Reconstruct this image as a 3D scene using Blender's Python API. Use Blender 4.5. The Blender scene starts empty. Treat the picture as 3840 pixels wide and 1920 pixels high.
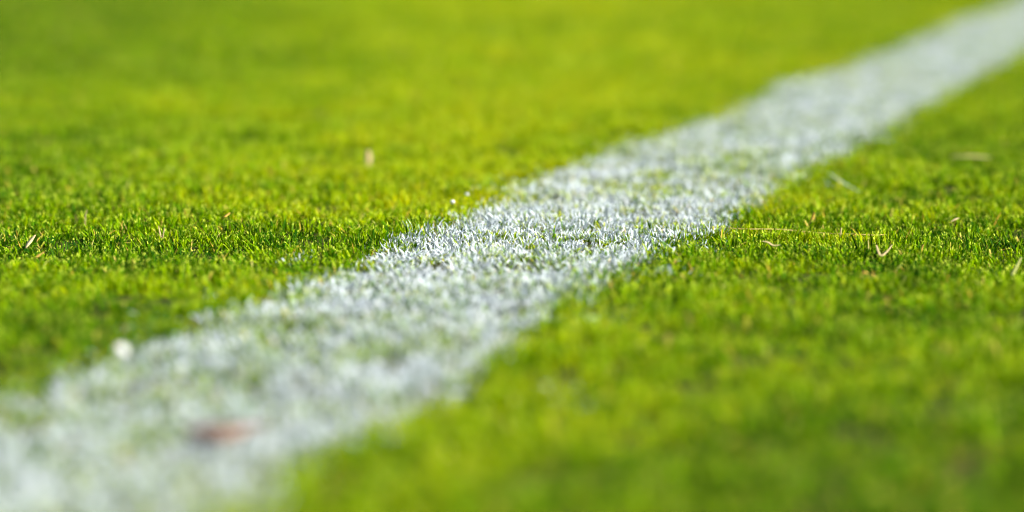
import bpy, math
import numpy as np
from mathutils import Vector, Matrix

# ------------------------------------------------------------------ camera
IMG_W, IMG_H = 3840.0, 1920.0
CAM_H = 0.31                       # lens height above the soil
LENS, SENSOR = 100.0, 36.0
F_PX = LENS / SENSOR * IMG_W
HORIZON_Y = -557.0                 # row of the horizon, above the frame
PITCH = math.atan((IMG_H / 2 - HORIZON_Y) / F_PX)
FOCUS_Y = 880.0
TURF = 0.0095                      # typical height of the mown tips

scene = bpy.context.scene
scene.render.resolution_x, scene.render.resolution_y = 1024, 512
cam_data = bpy.data.cameras.new('camera')
cam = bpy.data.objects.new('camera', cam_data)
scene.collection.objects.link(cam)
cam.location = (0, 0, CAM_H)
cam.rotation_euler = (math.pi / 2 - PITCH, 0, 0)
cam_data.lens, cam_data.sensor_width = LENS, SENSOR
cam_data.clip_start, cam_data.clip_end = 0.02, 3000
scene.camera = cam

CP, SP = math.cos(PITCH), math.sin(PITCH)
def ground_at(px, py, z=TURF):
    """point of the lawn (at height z) seen at a pixel of the photograph"""
    u, v = (px - IMG_W / 2) / F_PX, (py - IMG_H / 2) / F_PX
    dx, dy, dz = u, CP - v * SP, -SP - v * CP
    t = (z - CAM_H) / dz
    return np.array((dx * t, dy * t))

fy = ground_at(IMG_W / 2, FOCUS_Y)[1]
cam_data.dof.use_dof = True
cam_data.dof.focus_distance = fy * CP + (CAM_H - TURF) * SP
cam_data.dof.aperture_fstop = LENS / 1000 / (0.125 * CAM_H)
cam_data.dof.aperture_blades = 0

# ------------------------------------------------------------- sky and sun
SUN_EL, SUN_AZ = 42.0, 108.0        # azimuth from +Y (view direction) towards +X
world = bpy.data.worlds.new('World')
scene.world = world
world.use_nodes = True
wn = world.node_tree
wn.nodes.clear()
sky = wn.nodes.new('ShaderNodeTexSky')
sky.sky_type = 'NISHITA'
sky.sun_disc = False
sky.sun_elevation = math.radians(SUN_EL)
sky.sun_rotation = math.radians(SUN_AZ)
bg = wn.nodes.new('ShaderNodeBackground')
bg.inputs['Strength'].default_value = 0.065
wo = wn.nodes.new('ShaderNodeOutputWorld')
wn.links.new(sky.outputs[0], bg.inputs[0])
wn.links.new(bg.outputs[0], wo.inputs[0])

sun_data = bpy.data.lights.new('sun', 'SUN')
sun_data.energy = 5.0
sun_data.angle = math.radians(0.53)
sun_data.color = (1.0, 0.95, 0.86)
sun = bpy.data.objects.new('sun', sun_data)
scene.collection.objects.link(sun)
el, az = math.radians(SUN_EL), math.radians(SUN_AZ)
to_sun = Vector((math.sin(az) * math.cos(el), math.cos(az) * math.cos(el), math.sin(el)))
sun.rotation_euler = to_sun.to_track_quat('Z', 'Y').to_euler()
sun.location = to_sun * 20

scene.view_settings.view_transform = 'Standard'
scene.view_settings.look = 'None'
scene.view_settings.gamma = 1.0
scene.view_settings.exposure = 1.60
scene.view_settings.use_curve_mapping = False
scene.render.engine = 'CYCLES'
scene.cycles.max_bounces = 5
scene.cycles.diffuse_bounces = 3
scene.cycles.transmission_bounces = 4
scene.cycles.transparent_max_bounces = 4
scene.cycles.use_denoising = True
scene.cycles.filter_width = 1.1
scene.cycles.use_adaptive_sampling = True
scene.cycles.adaptive_threshold = 0.025

rng = np.random.default_rng(7)

# ------------------------------------------------------------------- noise
def vnoise(x, y, size, seed):
    """smooth value noise in 0..1, feature size in metres"""
    x, y = np.asarray(x, float) / size, np.asarray(y, float) / size
    xi, yi = np.floor(x).astype(np.int64), np.floor(y).astype(np.int64)
    fx, fy_ = x - xi, y - yi
    fx, fy_ = fx * fx * (3 - 2 * fx), fy_ * fy_ * (3 - 2 * fy_)
    def h(a, b):
        n = (a * 374761393 + b * 668265263 + seed * 974634777) & 0xFFFFFFFF
        n = ((n ^ (n >> 13)) * 1274126177) & 0xFFFFFFFF
        n = n ^ (n >> 16)
        return (n & 0xFFFFFF) / float(0xFFFFFF)
    a, b = h(xi, yi), h(xi + 1, yi)
    c, d = h(xi, yi + 1), h(xi + 1, yi + 1)
    return (a * (1 - fx) + b * fx) * (1 - fy_) + (c * (1 - fx) + d * fx) * fy_

def sstep(a, b, x):
    t = np.clip((x - a) / (b - a), 0, 1)
    return t * t * (3 - 2 * t)

def terrain(x, y):
    return ((vnoise(x, y, .45, 1) - .5) * .009 + (vnoise(x, y, .13, 2) - .5) * .005
            + (vnoise(x, y, .05, 3) - .5) * .003)

def turf_at(px, py, z=TURF):
    """like ground_at, on the gently rolling lawn"""
    zz = z
    for _ in range(5):
        c = ground_at(px, py, zz)
        zz = .5 * zz + .5 * (z + float((vnoise(c[0], c[1], .45, 1) - .5) * .009))
    return c

# --------------------------------------------------------- the painted line
LEFT_EDGE = [(-520, 1645), (-250, 1540), (0, 1440), (227, 1394), (404, 1323), (581, 1237), (757, 1187), (909, 1106), (1086, 1076),
             (1290, 985), (1400, 915), (1540, 830), (1700, 808), (1850, 735), (1960, 660), (2110, 605), (2300, 545),
             (2500, 480), (2708, 411), (2942, 290), (3176, 239), (3384, 156), (3593, 70), (3800, 0)]
RIGHT_EDGE = [(400, 2200), (640, 2055), (860, 1919), (1060, 1803), (1225, 1690), (1453, 1590), (1529, 1535), (1681, 1455), (1832, 1364),
              (1958, 1283), (2060, 1192), (2135, 1101), (2330, 1015), (2454, 935), (2560, 895), (2660, 845),
              (2750, 790), (2830, 725), (3098, 588), (3280, 510), (3462, 400), (3670, 281), (3840, 190)]
_vx = (5081 - IMG_W / 2) / F_PX
_vy = CP - (HORIZON_Y - IMG_H / 2) / F_PX * SP
LDIR = np.array((_vx, _vy)); LDIR /= np.linalg.norm(LDIR)
LNRM = np.array((LDIR[1], -LDIR[0]))          # to the right of the line
def along(p):
    p = np.asarray(p)
    return p @ LDIR, p @ LNRM
def edge_profile(pts):
    st = np.array([along(turf_at(*p)) for p in pts])
    st = st[np.argsort(st[:, 0])]
    a, b = np.polyfit(st[:, 0], st[:, 1], 1)
    m = np.median(st[:, 1])
    g = np.arange(st[0, 0], st[-1, 0], .02)          # smoothed wobble of the marking machine
    o = np.interp(g, st[:, 0], st[:, 1] - m)
    k = np.hanning(17); k /= k.sum()
    o = np.convolve(np.pad(o, 8, mode='edge'), k, mode='valid')
    return g, o, m
LS, LO, LM = edge_profile(LEFT_EDGE)
RS, RO, RM = edge_profile(RIGHT_EDGE)


def line_depth(x, y):
    """metres inside the painted band (negative outside)"""
    p = np.stack([x, y], -1)
    s, t = along(p)
    lo = np.interp(s, LS, LO); ro = np.interp(s, RS, RO)
    lo = lo * sstep(LS[0] - .6, LS[0], s) * (1 - sstep(LS[-1], LS[-1] + 1.5, s))
    ro = ro * sstep(RS[0] - .6, RS[0], s) * (1 - sstep(RS[-1], RS[-1] + 1.5, s))
    return np.minimum(t - (LM + lo), (RM + ro) - t)

# stray dabs of paint beside the line, bare greener patches within it: pixel, radius (m), amount
DABS = [((2085, 1440), .014, .28), ((2130, 1490), .012, .2), ((555, 1165), .005, .35), ((2327, 1136), .006, .4),
        ((2230, 1180), .008, .35), ((1830, 690), .012, .35), ((1900, 660), .012, .3), ((1160, 925), .005, .5),
        ((1110, 945), .005, .3), ((2640, 905), .008, .6), ((2700, 835), .010, .6), ((2470, 1000), .009, .5),
        ((3130, 665), .006, .7), ((520, 1205), .006, .3), ((2560, 1000), .005, .6), ((830, 1085), .006, .5)]
WORN = [((550, 1590), .012, .8), ((1330, 1300), .014, .55), ((1440, 1112), .006, .8), ((1545, 1300), .010, .5),
        ((2010, 905), .011, .7), ((2430, 690), .030, .55), ((1020, 1290), .016, .45), ((700, 1440), .022, .3),
        ((930, 1420), .016, .35), ((2290, 880), .010, .6), ((2480, 630), .016, .6), ((2760, 590), .035, .6),
        ((2540, 880), .012, .6), ((2450, 850), .010, .4), ((1770, 860), .006, .6), ((2180, 1000), .006, .5)]
def paint_at(x, y):
    d = line_depth(x, y) - .0050        # tufts reach a little past their roots
    d = d + (vnoise(x, y, .034, 11) - .5) * .014 + (vnoise(x, y, .015, 12) - .5) * .018
    d = d + .007 * np.sin(x * 91733.1 + y * 51341.7)
    p = sstep(-.013, .013, d)
    cover = .75 + .30 * (vnoise(x, y, .05, 13) - .5) + .6 * (vnoise(x, y, .018, 14) - .5)
    p = p * np.clip(cover, .1, 1)
    for (pix, r, a) in WORN:
        c = turf_at(*pix)
        p = p * (1 - a * np.exp(-(((x - c[0]) / r) ** 2 + ((y - c[1]) / (r * 2.2)) ** 2)))
    for (pix, r, a) in DABS:
        c = turf_at(*pix)
        p = np.maximum(p, a * np.exp(-(((x - c[0]) / r) ** 2 + ((y - c[1]) / (r * 1.8)) ** 2)))
    return p

# ---------------------------------------------------------------- materials
def new_mat(name):
    m = bpy.data.materials.new(name)
    m.use_nodes = True
    m.node_tree.nodes.clear()
    return m, m.node_tree.nodes, m.node_tree.links

def ramp(nodes, stops):
    r = nodes.new('ShaderNodeValToRGB')
    e = r.color_ramp.elements
    while len(e) < len(stops):
        e.new(.5)
    for el_, (p, c) in zip(e, stops):
        el_.position = p
        el_.color = (*c, 1)
    return r

def math_node(nodes, links, op, a, b=None, c=None, clamp=False):
    n = nodes.new('ShaderNodeMath')
    n.operation = op
    n.use_clamp = clamp
    for i, v in enumerate((a, b, c)):
        if v is None:
            continue
        if isinstance(v, (int, float)):
            n.inputs[i].default_value = v
        else:
            links.new(v, n.inputs[i])
    return n.outputs[0]

def leaf_shader(nodes, links, color, transl, rough=.5, spec=.12, out=True):
    pr = nodes.new('ShaderNodeBsdfPrincipled')
    pr.inputs['Roughness'].default_value = rough
    pr.inputs['Specular IOR Level'].default_value = spec
    links.new(color, pr.inputs['Base Color'])
    tr = nodes.new('ShaderNodeBsdfTranslucent')
    links.new(color, tr.inputs['Color'])
    mx = nodes.new('ShaderNodeMixShader')
    if isinstance(transl, float):
        mx.inputs[0].default_value = transl
    else:
        links.new(transl, mx.inputs[0])
    links.new(pr.outputs[0], mx.inputs[1])
    links.new(tr.outputs[0], mx.inputs[2])
    o = nodes.new('ShaderNodeOutputMaterial')
    links.new(mx.outputs[0], o.inputs['Surface'])

def grass_material():
    m, n, l = new_mat('grass')
    bl = n.new('ShaderNodeAttribute'); bl.attribute_type = 'GEOMETRY'; bl.attribute_name = 'blade'
    sep = n.new('ShaderNodeSeparateColor'); l.new(bl.outputs['Color'], sep.inputs[0])
    pa = n.new('ShaderNodeAttribute'); pa.attribute_type = 'INSTANCER'; pa.attribute_name = 'paint'
    to = n.new('ShaderNodeAttribute'); to.attribute_type = 'INSTANCER'; to.attribute_name = 'tone'
    rnd, hgt, rnd2 = sep.outputs[0], sep.outputs[1], sep.outputs[2]
    # tone shifts the blade between lush green and yellow green
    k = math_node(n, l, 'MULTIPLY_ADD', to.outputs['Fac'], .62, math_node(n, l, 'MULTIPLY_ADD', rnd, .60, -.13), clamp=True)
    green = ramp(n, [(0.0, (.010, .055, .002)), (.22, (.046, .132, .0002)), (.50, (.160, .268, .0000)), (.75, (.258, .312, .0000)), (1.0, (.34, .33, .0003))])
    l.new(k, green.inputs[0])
    straw = ramp(n, [(0.0, (.30, .21, .03)), (.5, (.38, .25, .03)), (1.0, (.46, .40, .13))])
    l.new(rnd2, straw.inputs[0])
    isdry = math_node(n, l, 'GREATER_THAN', rnd, .974)
    mx = n.new('ShaderNodeMix'); mx.data_type = 'RGBA'
    l.new(isdry, mx.inputs[0]); l.new(green.outputs[0], mx.inputs[6]); l.new(straw.outputs[0], mx.inputs[7])
    # mower-cut tips dry out pale on some of the blades
    tip = math_node(n, l, 'MULTIPLY', math_node(n, l, 'GREATER_THAN', hgt, .84), math_node(n, l, 'GREATER_THAN', rnd2, .55))
    mt = n.new('ShaderNodeMix'); mt.data_type = 'RGBA'
    l.new(math_node(n, l, 'MULTIPLY', tip, .6), mt.inputs[0]); l.new(mx.outputs[2], mt.inputs[6])
    mt.inputs[7].default_value = (.50, .57, .06, 1)
    mx = mt
    # sprayed paint: sits on the upper part of the blade, streaky
    tc = n.new('ShaderNodeNewGeometry')
    nz = n.new('ShaderNodeTexNoise'); nz.inputs['Scale'].default_value = 420; nz.inputs['Detail'].default_value = 2
    l.new(tc.outputs['Position'], nz.inputs['Vector'])
    a = math_node(n, l, 'MULTIPLY', pa.outputs['Fac'], 2.1)
    a = math_node(n, l, 'SUBTRACT', a, math_node(n, l, 'MULTIPLY', rnd2, 1.65))
    a = math_node(n, l, 'SUBTRACT', a, math_node(n, l, 'MULTIPLY_ADD', hgt, -1.5, 1.32))
    a = math_node(n, l, 'ADD', a, math_node(n, l, 'MULTIPLY_ADD', nz.outputs['Fac'], .9, -.45))
    fac = math_node(n, l, 'MULTIPLY', a, 3.0, clamp=True)
    fac = math_node(n, l, 'MULTIPLY', fac, math_node(n, l, 'GREATER_THAN', pa.outputs['Fac'], .02))
    fac = math_node(n, l, 'MULTIPLY', fac, .96)
    white = ramp(n, [(0, (.385, .445, .49)), (1, (.49, .52, .535))])
    l.new(rnd, white.inputs[0])
    mp = n.new('ShaderNodeMix'); mp.data_type = 'RGBA'
    l.new(fac, mp.inputs[0]); l.new(mx.outputs[2], mp.inputs[6]); l.new(white.outputs[0], mp.inputs[7])
    tl = math_node(n, l, 'MULTIPLY_ADD', fac, -.08, .26)
    leaf_shader(n, l, mp.outputs[2], tl, rough=.45, spec=.012)
    return m

def soil_material():
    m, n, l = new_mat('soil')
    g = n.new('ShaderNodeNewGeometry')
    n1 = n.new('ShaderNodeTexNoise'); n1.inputs['Scale'].default_value = 160; n1.inputs['Detail'].default_value = 6
    l.new(g.outputs['Position'], n1.inputs['Vector'])
    c = ramp(n, [(.3, (.008, .010, .0015)), (.55, (.022, .026, .002)), (.75, (.07, .065, .006))])
    l.new(n1.outputs['Fac'], c.inputs[0])
    # beyond the planted blades the lawn reads as one green mass
    grs = ramp(n, [(.3, (.06, .12, .002)), (.7, (.13, .19, .003))])
    n2 = n.new('ShaderNodeTexNoise'); n2.inputs['Scale'].default_value = 3; n2.inputs['Detail'].default_value = 8
    l.new(g.outputs['Position'], n2.inputs['Vector']); l.new(n2.outputs['Fac'], grs.inputs[0])
    ln = n.new('ShaderNodeVectorMath'); ln.operation = 'LENGTH'; l.new(g.outputs['Position'], ln.inputs[0])
    mr = n.new('ShaderNodeMapRange'); mr.inputs[1].default_value = 11; mr.inputs[2].default_value = 20
    l.new(ln.outputs['Value'], mr.inputs[0])
    mx = n.new('ShaderNodeMix'); mx.data_type = 'RGBA'
    l.new(mr.outputs[0], mx.inputs[0]); l.new(c.outputs[0], mx.inputs[6]); l.new(grs.outputs[0], mx.inputs[7])
    pr = n.new('ShaderNodeBsdfPrincipled'); pr.inputs['Roughness'].default_value = .95
    pr.inputs['Specular IOR Level'].default_value = .1
    l.new(mx.outputs[2], pr.inputs['Base Color'])
    bp = n.new('ShaderNodeBump'); bp.inputs['Strength'].default_value = .6; bp.inputs['Distance'].default_value = .003
    l.new(n1.outputs['Fac'], bp.inputs['Height']); l.new(bp.outputs[0], pr.inputs['Normal'])
    o = n.new('ShaderNodeOutputMaterial'); l.new(pr.outputs[0], o.inputs[0])
    return m

def litter_material(name, c1, c2, transl=.2, scale=500):
    m, n, l = new_mat(name)
    t = n.new('ShaderNodeTexCoord')
    nz = n.new('ShaderNodeTexNoise'); nz.inputs['Scale'].default_value = scale; nz.inputs['Detail'].default_value = 3
    l.new(t.outputs['Object'], nz.inputs['Vector'])
    r = ramp(n, [(.3, c1), (.7, c2)])
    l.new(nz.outputs['Fac'], r.inputs[0])
    leaf_shader(n, l, r.outputs[0], float(transl), rough=.6, spec=.15)
    return m

GRASS = grass_material()
SOIL = soil_material()
STRAW = litter_material('straw', (.34, .22, .06), (.58, .44, .17), .2, 350)
CREAM = litter_material('cream_dry_leaf', (.36, .27, .11), (.52, .42, .22), .2, 350)
TAN = litter_material('orange_tan_leaf', (.42, .24, .03), (.60, .38, .08))
PALE = litter_material('pale_green_leaf', (.24, .28, .05), (.36, .36, .12), .3)
PALEPAINT = litter_material('thin_paint_on_leaf', (.22, .28, .09), (.46, .48, .40), .2, 250)
PAINT = litter_material('dried_line_paint', (.52, .54, .53), (.66, .66, .63), .1)
BROWN = litter_material('red_brown_leaf', (.065, .045, .033), (.20, .125, .095), .1, 160)
PINK = litter_material('pink_brown_leaf', (.34, .20, .16), (.55, .36, .30), .15, 160)

# ------------------------------------------------------------------- ground
def graded(lo, hi, step, far):
    core = list(np.arange(lo, hi + step * .5, step))
    a, d = [], step
    x = core[-1]
    while x < far:
        d *= 1.35; x += d; a.append(x)
    b, d = [], step
    x = core[0]
    while x > -far:
        d *= 1.35; x -= d; b.append(x)
    return np.array(b[::-1] + core + a)
gx, gy = graded(-2.2, 2.6, .04, 900), graded(.4, 8.0, .04, 900)
GX, GY = np.meshgrid(gx, gy)
GZ = terrain(GX, GY)
GZ = GZ * np.exp(-np.maximum(0, np.hypot(GX, GY) - 30) / 20)
nx, ny = len(gx), len(gy)
idx = np.arange(nx * ny).reshape(ny, nx)
quads = np.stack([idx[:-1, :-1], idx[:-1, 1:], idx[1:, 1:], idx[1:, :-1]], -1).reshape(-1, 4)
gm = bpy.data.meshes.new('ground')
gm.from_pydata(np.stack([GX, GY, GZ], -1).reshape(-1, 3).tolist(), [], quads.tolist())
gm.polygons.foreach_set('use_smooth', np.ones(len(gm.polygons), bool))
gm.materials.append(SOIL)
ground = bpy.data.objects.new('ground', gm)
scene.collection.objects.link(ground)
ground['kind'] = 'structure'
ground['label'] = 'dark soil and thatch under the mown turf'

# ------------------------------------------------- tufts (instanced by nodes)
def make_tuft(name, n_blades, radius, seed, wide=1.0, segs=3):
    r = np.random.default_rng(seed)
    V, F, A = [], [], []
    for _ in range(n_blades):
        rr, th = radius * math.sqrt(r.random()), r.random() * 2 * math.pi
        bx, by = rr * math.cos(th), rr * math.sin(th)
        low = r.random() < .28
        L = abs(r.normal(.007, .0018)) if low else abs(r.normal(.0108, .0024))
        w = r.uniform(.0006, .0017) * wide
        head = r.random() * 2 * math.pi            # lean direction
        lean = r.uniform(.35, 1.0) if low else abs(r.normal(.26, .24))
        bend = r.normal(.55, .45) if not low else r.uniform(.2, .9)
        face = head + math.pi / 2 + r.normal(0, .8)
        fx, fy2 = math.cos(face) * w / 2, math.sin(face) * w / 2
        blunt = r.uniform(.35, .8) if r.random() < .7 else .08
        rnd, rnd2 = r.random(), r.random()
        pos = np.array((bx, by, -.002)); ang = lean
        b0 = len(V)
        fold = r.uniform(.0, .35) * w
        hx, hy = math.cos(head), math.sin(head)
        for s in range(segs + 1):
            t = s / segs
            wf = (.75 + .5 * t) if t < .5 else (1.0 + (blunt - 1.0) * ((t - .5) / .5) ** 1.5)
            V.append((pos[0] - fx * wf, pos[1] - fy2 * wf, pos[2]))
            V.append((pos[0] + fx * wf, pos[1] + fy2 * wf, pos[2] + (fold if s == segs else 0)))
            A += [(rnd, t, rnd2, 1)] * 2
            if s:
                k = b0 + 2 * s
                F.append((k - 2, k - 1, k + 1, k))
            st = L / segs
            pos = pos + np.array((hx * math.sin(ang), hy * math.sin(ang), math.cos(ang))) * st
            ang += bend / segs
    me = bpy.data.meshes.new(name)
    me.from_pydata(V, [], F)
    at = me.attributes.new('blade', 'FLOAT_COLOR', 'POINT')
    at.data.foreach_set('color', np.array(A, np.float32).ravel())
    me.polygons.foreach_set('use_smooth', np.ones(len(me.polygons), bool))
    me.materials.append(GRASS)
    return bpy.data.objects.new(name, me)

small_col = bpy.data.collections.new('grass_tufts_fine')
N_SMALL = 24
for i in range(N_SMALL):
    small_col.objects.link(make_tuft('tuft_fine_%02d' % i, 38, .0115, 100 + i))
big_col = bpy.data.collections.new('grass_tufts_broad')
N_BIG = 12
for i in range(N_BIG):
    big_col.objects.link(make_tuft('tuft_broad_%02d' % i, 230, .034, 300 + i, wide=1.35, segs=3))

def instancer_group(name, col):
    g = bpy.data.node_groups.new(name, 'GeometryNodeTree')
    g.interface.new_socket('Geometry', in_out='INPUT', socket_type='NodeSocketGeometry')
    g.interface.new_socket('Geometry', in_out='OUTPUT', socket_type='NodeSocketGeometry')
    n, l = g.nodes, g.links
    gi, go = n.new('NodeGroupInput'), n.new('NodeGroupOutput')
    ci = n.new('GeometryNodeCollectionInfo')
    ci.inputs['Collection'].default_value = col
    ci.inputs['Separate Children'].default_value = True
    ci.inputs['Reset Children'].default_value = True
    ip = n.new('GeometryNodeInstanceOnPoints')
    ip.inputs['Pick Instance'].default_value = True
    def attr(nm, tp):
        a = n.new('GeometryNodeInputNamedAttribute')
        a.data_type = tp
        a.inputs['Name'].default_value = nm
        return a.outputs['Attribute']
    er = n.new('FunctionNodeEulerToRotation')
    l.new(attr('rot', 'FLOAT_VECTOR'), er.inputs[0])
    l.new(gi.outputs[0], ip.inputs['Points'])
    l.new(ci.outputs[0], ip.inputs['Instance'])
    l.new(attr('pick', 'INT'), ip.inputs['Instance Index'])
    l.new(er.outputs[0], ip.inputs['Rotation'])
    l.new(attr('size', 'FLOAT_VECTOR'), ip.inputs['Scale'])
    l.new(ip.outputs[0], go.inputs[0])
    return g
SMALL_NG = instancer_group('fine_turf', small_col)
BIG_NG = instancer_group('broad_turf', big_col)

# hollows in the turf where the blades are thin and the shade shows: pixel, radius, thinning
HOLLOWS = [((3300, 1125), .008, .9), ((2835, 785), .012, .8), ((2775, 830), .008, .8), ((325, 1000), .006, .8),
           ((415, 1005), .007, .8), ((1740, 790), .010, .5), ((640, 935), .006, .6), ((820, 910), .006, .7),
           ((3580, 945), .007, .6), ((3790, 865), .010, .6), ((830, 365), .05, .6), ((20, 870), .012, .5),
           ((860, 165), .09, .4), ((2720, 1000), .006, .6), ((2190, 1010), .005, .6), ((110, 1390), .02, .5)]
# dark lens corners put into the grass colour, plus deeper green stretches (negative: yellower)
VIGNETTE_AND_TONE = [((0, 60), .6, 2.0, .7), ((0, 700), .22, .8, .15), ((3840, 1900), .20, .30, .5), ((3840, 1300), .14, .3, .25), ((2900, 1650), .05, .06, .15),
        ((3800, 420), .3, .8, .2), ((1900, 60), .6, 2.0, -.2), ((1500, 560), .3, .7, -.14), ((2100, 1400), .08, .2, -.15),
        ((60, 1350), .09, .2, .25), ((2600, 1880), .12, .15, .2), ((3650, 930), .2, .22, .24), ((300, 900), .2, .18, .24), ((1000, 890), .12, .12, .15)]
def turf_fields(x, y):
    cl = vnoise(x, y, .030, 22) * .55 + vnoise(x, y, .016, 26) * .45
    hgt = .66 + .38 * vnoise(x, y, .07, 21) + .95 * (cl - .5)
    tone = .36 + .40 * vnoise(x, y, .5, 23) + .40 * (vnoise(x, y, .09, 24) - .5) + .50 * (vnoise(x, y, .028, 25) - .5)
    for pix, rx, ry, a in VIGNETTE_AND_TONE:
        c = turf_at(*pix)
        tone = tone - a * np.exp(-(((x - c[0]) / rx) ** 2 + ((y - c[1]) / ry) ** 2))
    thin = .74 * sstep(.47, .25, cl)
    for pix, r, a in HOLLOWS:
        c = turf_at(*pix, 0.004)
        thin = np.maximum(thin, a * np.exp(-(((x - c[0]) / r) ** 2 + ((y - c[1]) / (r * 2.4)) ** 2)))
    return np.clip(hgt * (1 - .35 * thin), .35, 1.3), np.clip(tone, 0, 1), thin

def turf_object(name, x, y, group, n_var, label, category, paint, seed, scale=1.0):
    r = np.random.default_rng(seed)
    n = len(x)
    z = terrain(x, y)
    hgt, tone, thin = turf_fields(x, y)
    pc = np.clip(paint, 0, 1)
    hgt = hgt + (.82 - hgt) * .5 * pc                  # rolled flatter along the line
    hgt = hgt * (1 - .24 * pc)      # wet paint weighs the blades down
    me = bpy.data.meshes.new(name)
    me.vertices.add(n)
    me.vertices.foreach_set('co', np.stack([x, y, z], -1).astype(np.float32).ravel())
    rot = np.stack([r.normal(0, .10, n), r.normal(0, .10, n), r.uniform(0, 2 * math.pi, n)], -1)
    wid = scale * r.uniform(.9, 1.15, n)
    size = np.stack([wid, wid, np.minimum(wid, 1.5) * hgt * r.uniform(.88, 1.12, n)], -1)
    def add(nm, tp, vals, key):
        a = me.attributes.new(nm, tp, 'POINT')
        a.data.foreach_set(key, vals.ravel())
    add('rot', 'FLOAT_VECTOR', rot.astype(np.float32), 'vector')
    add('size', 'FLOAT_VECTOR', size.astype(np.float32), 'vector')
    add('pick', 'INT', r.integers(0, n_var, n).astype(np.int32), 'value')
    add('paint', 'FLOAT', paint.astype(np.float32), 'value')
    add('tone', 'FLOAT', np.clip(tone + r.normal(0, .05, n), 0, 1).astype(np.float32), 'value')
    me.materials.append(GRASS)
    o = bpy.data.objects.new(name, me)
    scene.collection.objects.link(o)
    md = o.modifiers.new('turf', 'NODES')
    md.node_group = group
    o['kind'] = 'stuff'
    o['label'] = label
    o['category'] = category
    return o

def jittered(x0, x1, y0, y1, step, seed):
    r = np.random.default_rng(seed)
    xs, ys = np.arange(x0, x1, step), np.arange(y0, y1, step)
    X, Y = np.meshgrid(xs, ys)
    X = X + r.uniform(-.75, .75, X.shape) * step
    Y = Y + r.uniform(-.75, .75, Y.shape) * step
    return X.ravel(), Y.ravel(), r

# fine turf: the whole frame with a margin, out to 4 m
def in_near(x, y):
    return (y > .75) & (y < 4.0) & (np.abs(x) < .21 * y + .30)
LINE_REACH = (LM - .03, RM + .03)

x, y, r = jittered(-1.3, 1.3, .75, 4.0, .0135, 41)
keep = in_near(x, y)
hg, tn, th = turf_fields(x, y)
p = paint_at(x, y)
keep &= r.random(len(x)) > th * (.9 - .5 * p)
x, y, p = x[keep], y[keep], p[keep]
d = line_depth(x, y)
on = (p > .10) & (d > -.024)
xs, ys, ps = x[~on], y[~on], p[~on]

# the painted line keeps fine tufts all the way out
s0 = np.arange(-.6, 13, .0135)
t0 = np.arange(LM - .10, RM + .10, .0135)
S, T = np.meshgrid(s0, t0)
r = np.random.default_rng(43)
S = S + r.uniform(-.75, .75, S.shape) * .0135
T = T + r.uniform(-.75, .75, T.shape) * .0135
lx = (S[..., None] * LDIR + T[..., None] * LNRM).reshape(-1, 2)
lx, ly = lx[:, 0], lx[:, 1]
far = ~in_near(lx, ly)
lx, ly = lx[far], ly[far]
lp = paint_at(lx, ly)
lon = (lp > .10) & (line_depth(lx, ly) > -.024)
turf_object('turf_grass', xs, ys, SMALL_NG, N_SMALL,
            'short mown yellow-green grass on both sides of the white line', 'grass', ps, 51)
turf_object('painted_line_grass', np.concatenate([x[on], lx[lon]]), np.concatenate([y[on], ly[lon]]), SMALL_NG, N_SMALL,
            'white paint-covered grass of the diagonal field line', 'field line',
            np.concatenate([p[on], lp[lon]]), 52)

# broad turf: the lawn beyond and to the sides
bx, by, r = jittered(-3.2, 4.2, -.2, 8.5, .042, 44)
sel = ~in_near(bx, by) & (line_depth(bx, by) < -.022)
b2x, b2y, r2 = jittered(-14, 18, -5, 22, .10, 45)
sel2 = ~((b2x > -3.2) & (b2x < 4.2) & (b2y > -.2) & (b2y < 8.5)) & (line_depth(b2x, b2y) < -.05)
bx = np.concatenate([bx[sel], b2x[sel2]]); by = np.concatenate([by[sel], b2y[sel2]])
turf_object('outer_turf_grass', bx, by, BIG_NG, N_BIG,
            'blurred short green grass far off, at the top of the picture', 'grass', np.zeros(len(bx)), 53,
            scale=np.concatenate([np.ones(sel.sum()), np.full(sel2.sum(), 2.2)]))


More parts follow.
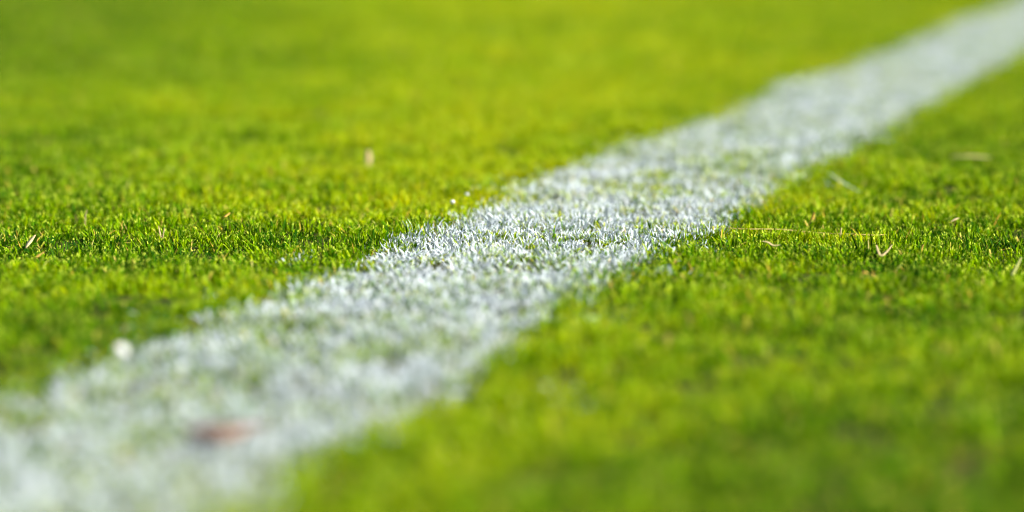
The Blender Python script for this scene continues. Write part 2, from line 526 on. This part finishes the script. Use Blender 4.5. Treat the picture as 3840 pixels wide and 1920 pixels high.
# ------------------------------------------------------------ loose litter
def ribbon(name, pts, widths, thick, mat, label, category, group=None, twist=0.0, tilt=0.0):
    """a bent leaf or stem: flattened diamond section swept along pts (world), one closed mesh"""
    pts = [Vector(p) for p in pts]
    # refine with Catmull-Rom
    fine, wf = [], []
    for i in range(len(pts) - 1):
        p0, p1, p2, p3 = pts[max(i - 1, 0)], pts[i], pts[i + 1], pts[min(i + 2, len(pts) - 1)]
        for k in range(4):
            t = k / 4
            fine.append(.5 * ((2 * p1) + (p2 - p0) * t + (2 * p0 - 5 * p1 + 4 * p2 - p3) * t * t + (3 * p1 - p0 - 3 * p2 + p3) * t ** 3))
            wf.append(widths[i] + (widths[i + 1] - widths[i]) * t)
    fine.append(pts[-1]); wf.append(widths[-1])
    base = sum(fine, Vector()) / len(fine)
    base.z = min(p.z for p in fine)
    V, F = [], []
    n = len(fine)
    for i, p in enumerate(fine):
        d = (fine[min(i + 1, n - 1)] - fine[max(i - 1, 0)]).normalized()
        up = Vector((0, -.45, 1)).normalized()
        side = d.cross(up)
        if side.length < .2:
            side = d.cross(Vector((0, 1, 0)))
        side.normalize()
        nor = side.cross(d).normalized()
        a = tilt + twist * i / n
        side, nor = side * math.cos(a) + nor * math.sin(a), nor * math.cos(a) - side * math.sin(a)
        w, h = wf[i] / 2, thick / 2
        V += [p - base + side * w + nor * h * 1.5, p - base + nor * h, p - base - side * w + nor * h * 1.5, p - base - nor * h]
        if i:
            k = 4 * i
            for j in range(4):
                F.append((k - 4 + j, k - 4 + (j + 1) % 4, k + (j + 1) % 4, k + j))
    F.append((0, 1, 2, 3)); k = 4 * (n - 1); F.append((k + 3, k + 2, k + 1, k))
    me = bpy.data.meshes.new(name)
    me.from_pydata([tuple(v) for v in V], [], F)
    me.polygons.foreach_set('use_smooth', np.ones(len(me.polygons), bool))
    me.materials.append(mat)
    o = bpy.data.objects.new(name, me)
    o.location = base
    scene.collection.objects.link(o)
    o['label'] = label
    o['category'] = category
    if group:
        o['group'] = group
    return o

def lawn_point(px, py, z, dz=0.0):
    """a point z above the soil, seen at the pixel; dz raises it further"""
    z = z * .80
    zz = z
    for _ in range(3):
        c = ground_at(px, py, zz)
        zz = z + float(terrain(c[0], c[1]))
    return Vector((c[0], c[1], zz + dz))

def standing(px, py_foot, pts, z0=.003):
    """a thing rooted at one spot of the lawn; pts are (right, up, back) offsets in metres"""
    b = lawn_point(px, py_foot, z0)
    return [b + Vector((a, c, u)) for a, u, c in pts]

def lump(name, centre, size, mat, label, category, seed, group=None):
    """an uneven crumb or curled scrap: displaced, faceted closed mesh"""
    r = np.random.default_rng(seed)
    V, F = [], []
    nu, nv = 10, 7
    off = r.uniform(0, 6.28, 6)
    for j in range(1, nv):
        ph = math.pi * j / nv
        for i in range(nu):
            th = 2 * math.pi * i / nu
            k = 1 + .22 * math.sin(2 * th + off[0]) * math.sin(ph) + .16 * math.sin(3 * th + off[1] + 2 * ph) + .10 * math.sin(5 * ph + off[2] + th)
            V.append((math.cos(th) * math.sin(ph) * size[0] / 2 * k, math.sin(th) * math.sin(ph) * size[1] / 2 * k, math.cos(ph) * size[2] / 2 * k))
    top, bot = len(V), len(V) + 1
    V += [(0, 0, size[2] / 2), (0, 0, -size[2] / 2)]
    for j in range(nv - 2):
        for i in range(nu):
            F.append((j * nu + i, (j + 1) * nu + i, (j + 1) * nu + (i + 1) % nu, j * nu + (i + 1) % nu))
    for i in range(nu):
        F.append((top, i, (i + 1) % nu))
        F.append((bot, (nv - 2) * nu + (i + 1) % nu, (nv - 2) * nu + i))
    me = bpy.data.meshes.new(name)
    me.from_pydata(V, [], F)
    me.polygons.foreach_set('use_smooth', np.ones(len(me.polygons), bool))
    me.materials.append(mat)
    o = bpy.data.objects.new(name, me)
    o.location = centre
    scene.collection.objects.link(o)
    o['label'] = label
    o['category'] = category
    if group:
        o['group'] = group
    return o

LP = lawn_point
DRY = 'dry grass litter on the turf'
# right of the line
ribbon('dry_grass_blade', [LP(3286, 920, .015), LP(3296, 950, .0135), LP(3306, 959, .0115), LP(3326, 944, .013), LP(3346, 919, .016)],
       [.0010, .0017, .0019, .0015, .0007], .0004, CREAM, 'cream dry blade bent into a V on the turf at the right', 'dry blade', DRY)
ribbon('straw_stem', [LP(2640, 850, .006), LP(2790, 859, .0105), LP(2920, 860, .008), LP(3080, 874, .006), LP(3220, 879, .0105), LP(3270, 882, .0095), LP(3322, 880, .0085)],
       [.0004, .0006, .0006, .0005, .0006, .0006, .0004], .0005, STRAW, 'long thin straw stem lying level across the turf right of the line', 'straw', DRY)
ribbon('dry_grass_blade', [LP(3796, 1030, .011), LP(3812, 1000, .015), LP(3830, 966, .018)], [.0022, .0024, .0012], .0004, PALE,
       'broad pale blade slanting at the right edge of the picture', 'dry blade', DRY)
ribbon('dry_grass_blade', standing(3452, 955, [(0, 0, 0), (.001, .005, .001), (.0035, .009, .002)]), [.0016, .0020, .0008], .0004, TAN,
       'orange-tan dry blade in sharp turf right of the V-bent blade', 'dry blade', DRY)
ribbon('dry_grass_blade', standing(3150, 905, [(0, 0, 0), (.0005, .006, .001), (.001, .011, .002)]), [.0014, .0017, .0007], .0004, CREAM,
       'short cream blade standing above the long straw stem', 'dry blade', DRY)
ribbon('dry_grass_blade', standing(3205, 912, [(0, 0, 0), (-.001, .005, 0), (.001, .008, .001)]), [.002, .0026, .001], .0004, TAN,
       'small orange dry leaf left of the V-bent blade', 'dry blade', DRY)
ribbon('dry_grass_blade', standing(3034, 850, [(0, 0, 0), (.0025, .006, .001), (.0045, .012, .002)]), [.0018, .0026, .001], .0004, TAN,
       'broad tan blade leaning right behind the long straw stem', 'dry blade', DRY)
ribbon('dry_grass_blade', [LP(2858, 905, .014), LP(2880, 910, .0145), LP(2900, 922, .013), LP(2928, 919, .014)], [.001, .0022, .0016, .0008], .0004, CREAM,
       'pale scrap of dry blade lying level just below the long straw stem', 'dry blade', DRY)
ribbon('dry_grass_blade', [LP(3568, 828, .013), LP(3582, 820, .015), LP(3598, 815, .016)], [.0010, .0028, .0008], .0005, CREAM,
       'small whitish seed husk in the turf far right, above the focus', 'dry blade', DRY)
ribbon('dry_grass_blade', [LP(3565, 590, .012), LP(3640, 588, .0145), LP(3715, 592, .012)], [.002, .0034, .0015], .0005, CREAM,
       'blurred pale blade lying level in the grass at the upper right', 'dry blade', DRY)
ribbon('dry_grass_blade', [LP(3108, 648, .013), LP(3134, 668, .0145), LP(3190, 702, .010), LP(3228, 722, .010)], [.0008, .0018, .0016, .0006], .0004, PALEPAINT,
       'white-painted clipping lying aslant just right of the line', 'painted clipping')
ribbon('dry_grass_blade', standing(3240, 1060, [(-.002, .004, 0), (.0, .0075, 0), (.003, .0065, .001)]), [.001, .0026, .001], .0004, TAN,
       'blurred tan leaf scrap below the V-bent blade', 'dry blade', DRY)
# left of the line
ribbon('dry_grass_blade', [LP(98, 930, .012), LP(112, 908, .0145), LP(132, 882, .016)], [.0014, .0038, .0014], .0005, CREAM,
       'broad cream and orange leaf slanting at the far left of the sharp grass', 'dry blade', DRY)
ribbon('dry_grass_blade', standing(318, 850, [(0, 0, 0), (.0005, .008, .001), (.002, .014, .002)]), [.0010, .0013, .0010], .0004, CREAM,
       'thin pale stalk standing in the sharp grass at the left', 'dry blade', DRY)
ribbon('dry_grass_blade', standing(606, 905, [(-.0026, .0125, .002), (-.0015, .007, .001), (0, .001, 0), (.0015, .0065, .001), (.002, .011, .002)]),
       [.0008, .0012, .0014, .0012, .0008], .0004, CREAM, 'forked straw standing in the sharp grass between left edge and line', 'dry blade', DRY)
ribbon('dry_grass_blade', [LP(132, 968, .012), LP(146, 957, .014), LP(166, 944, .015)], [.0012, .0022, .0012], .0004, TAN,
       'orange dry blade below the broad cream leaf at the left', 'dry blade', DRY)
ribbon('dry_grass_blade', [LP(830, 820, .014), LP(845, 812, .017), LP(862, 800, .018)], [.0012, .0028, .0014], .0004, TAN,
       'small orange-tan leaf in the grass left of the line, behind the focus', 'dry blade', DRY)
ribbon('dry_grass_blade', standing(1379, 640, [(0, .004, 0), (.0005, .012, .001), (0, .020, .002)]), [.0050, .0068, .0040], .0012, CREAM,
       'cream dry blade standing alone in the blurred grass left of the line', 'dry blade', DRY)
lump('paint_fleck', LP(1697, 757, .019), (.0034, .0033, .0032), PAINT, 'tiny white fleck in the grass where the left edge of line comes into focus', 'paint fleck', 1)
lump('paint_fleck', LP(1752, 728, .017), (.0028, .003, .0022), PAINT, 'fainter white fleck up and right of the tiny bright one', 'paint fleck', 2)
lump('paint_fleck', LP(456, 1318, .021), (.0070, .006, .0080), PAINT, 'round bright white fleck at the left edge of the near line', 'paint fleck', 3)
# reddish brown scrap on the near part of the line
ribbon('dead_leaf', [LP(700, 1622, .010), LP(760, 1626, .0125), LP(830, 1628, .013), LP(905, 1612, .0125), LP(1000, 1602, .010)],
       [.003, .012, .014, .010, .003], .0016, BROWN, 'reddish-brown dead leaf scrap lying on the near part of the white line', 'dead leaf', tilt=-.45, twist=.3)
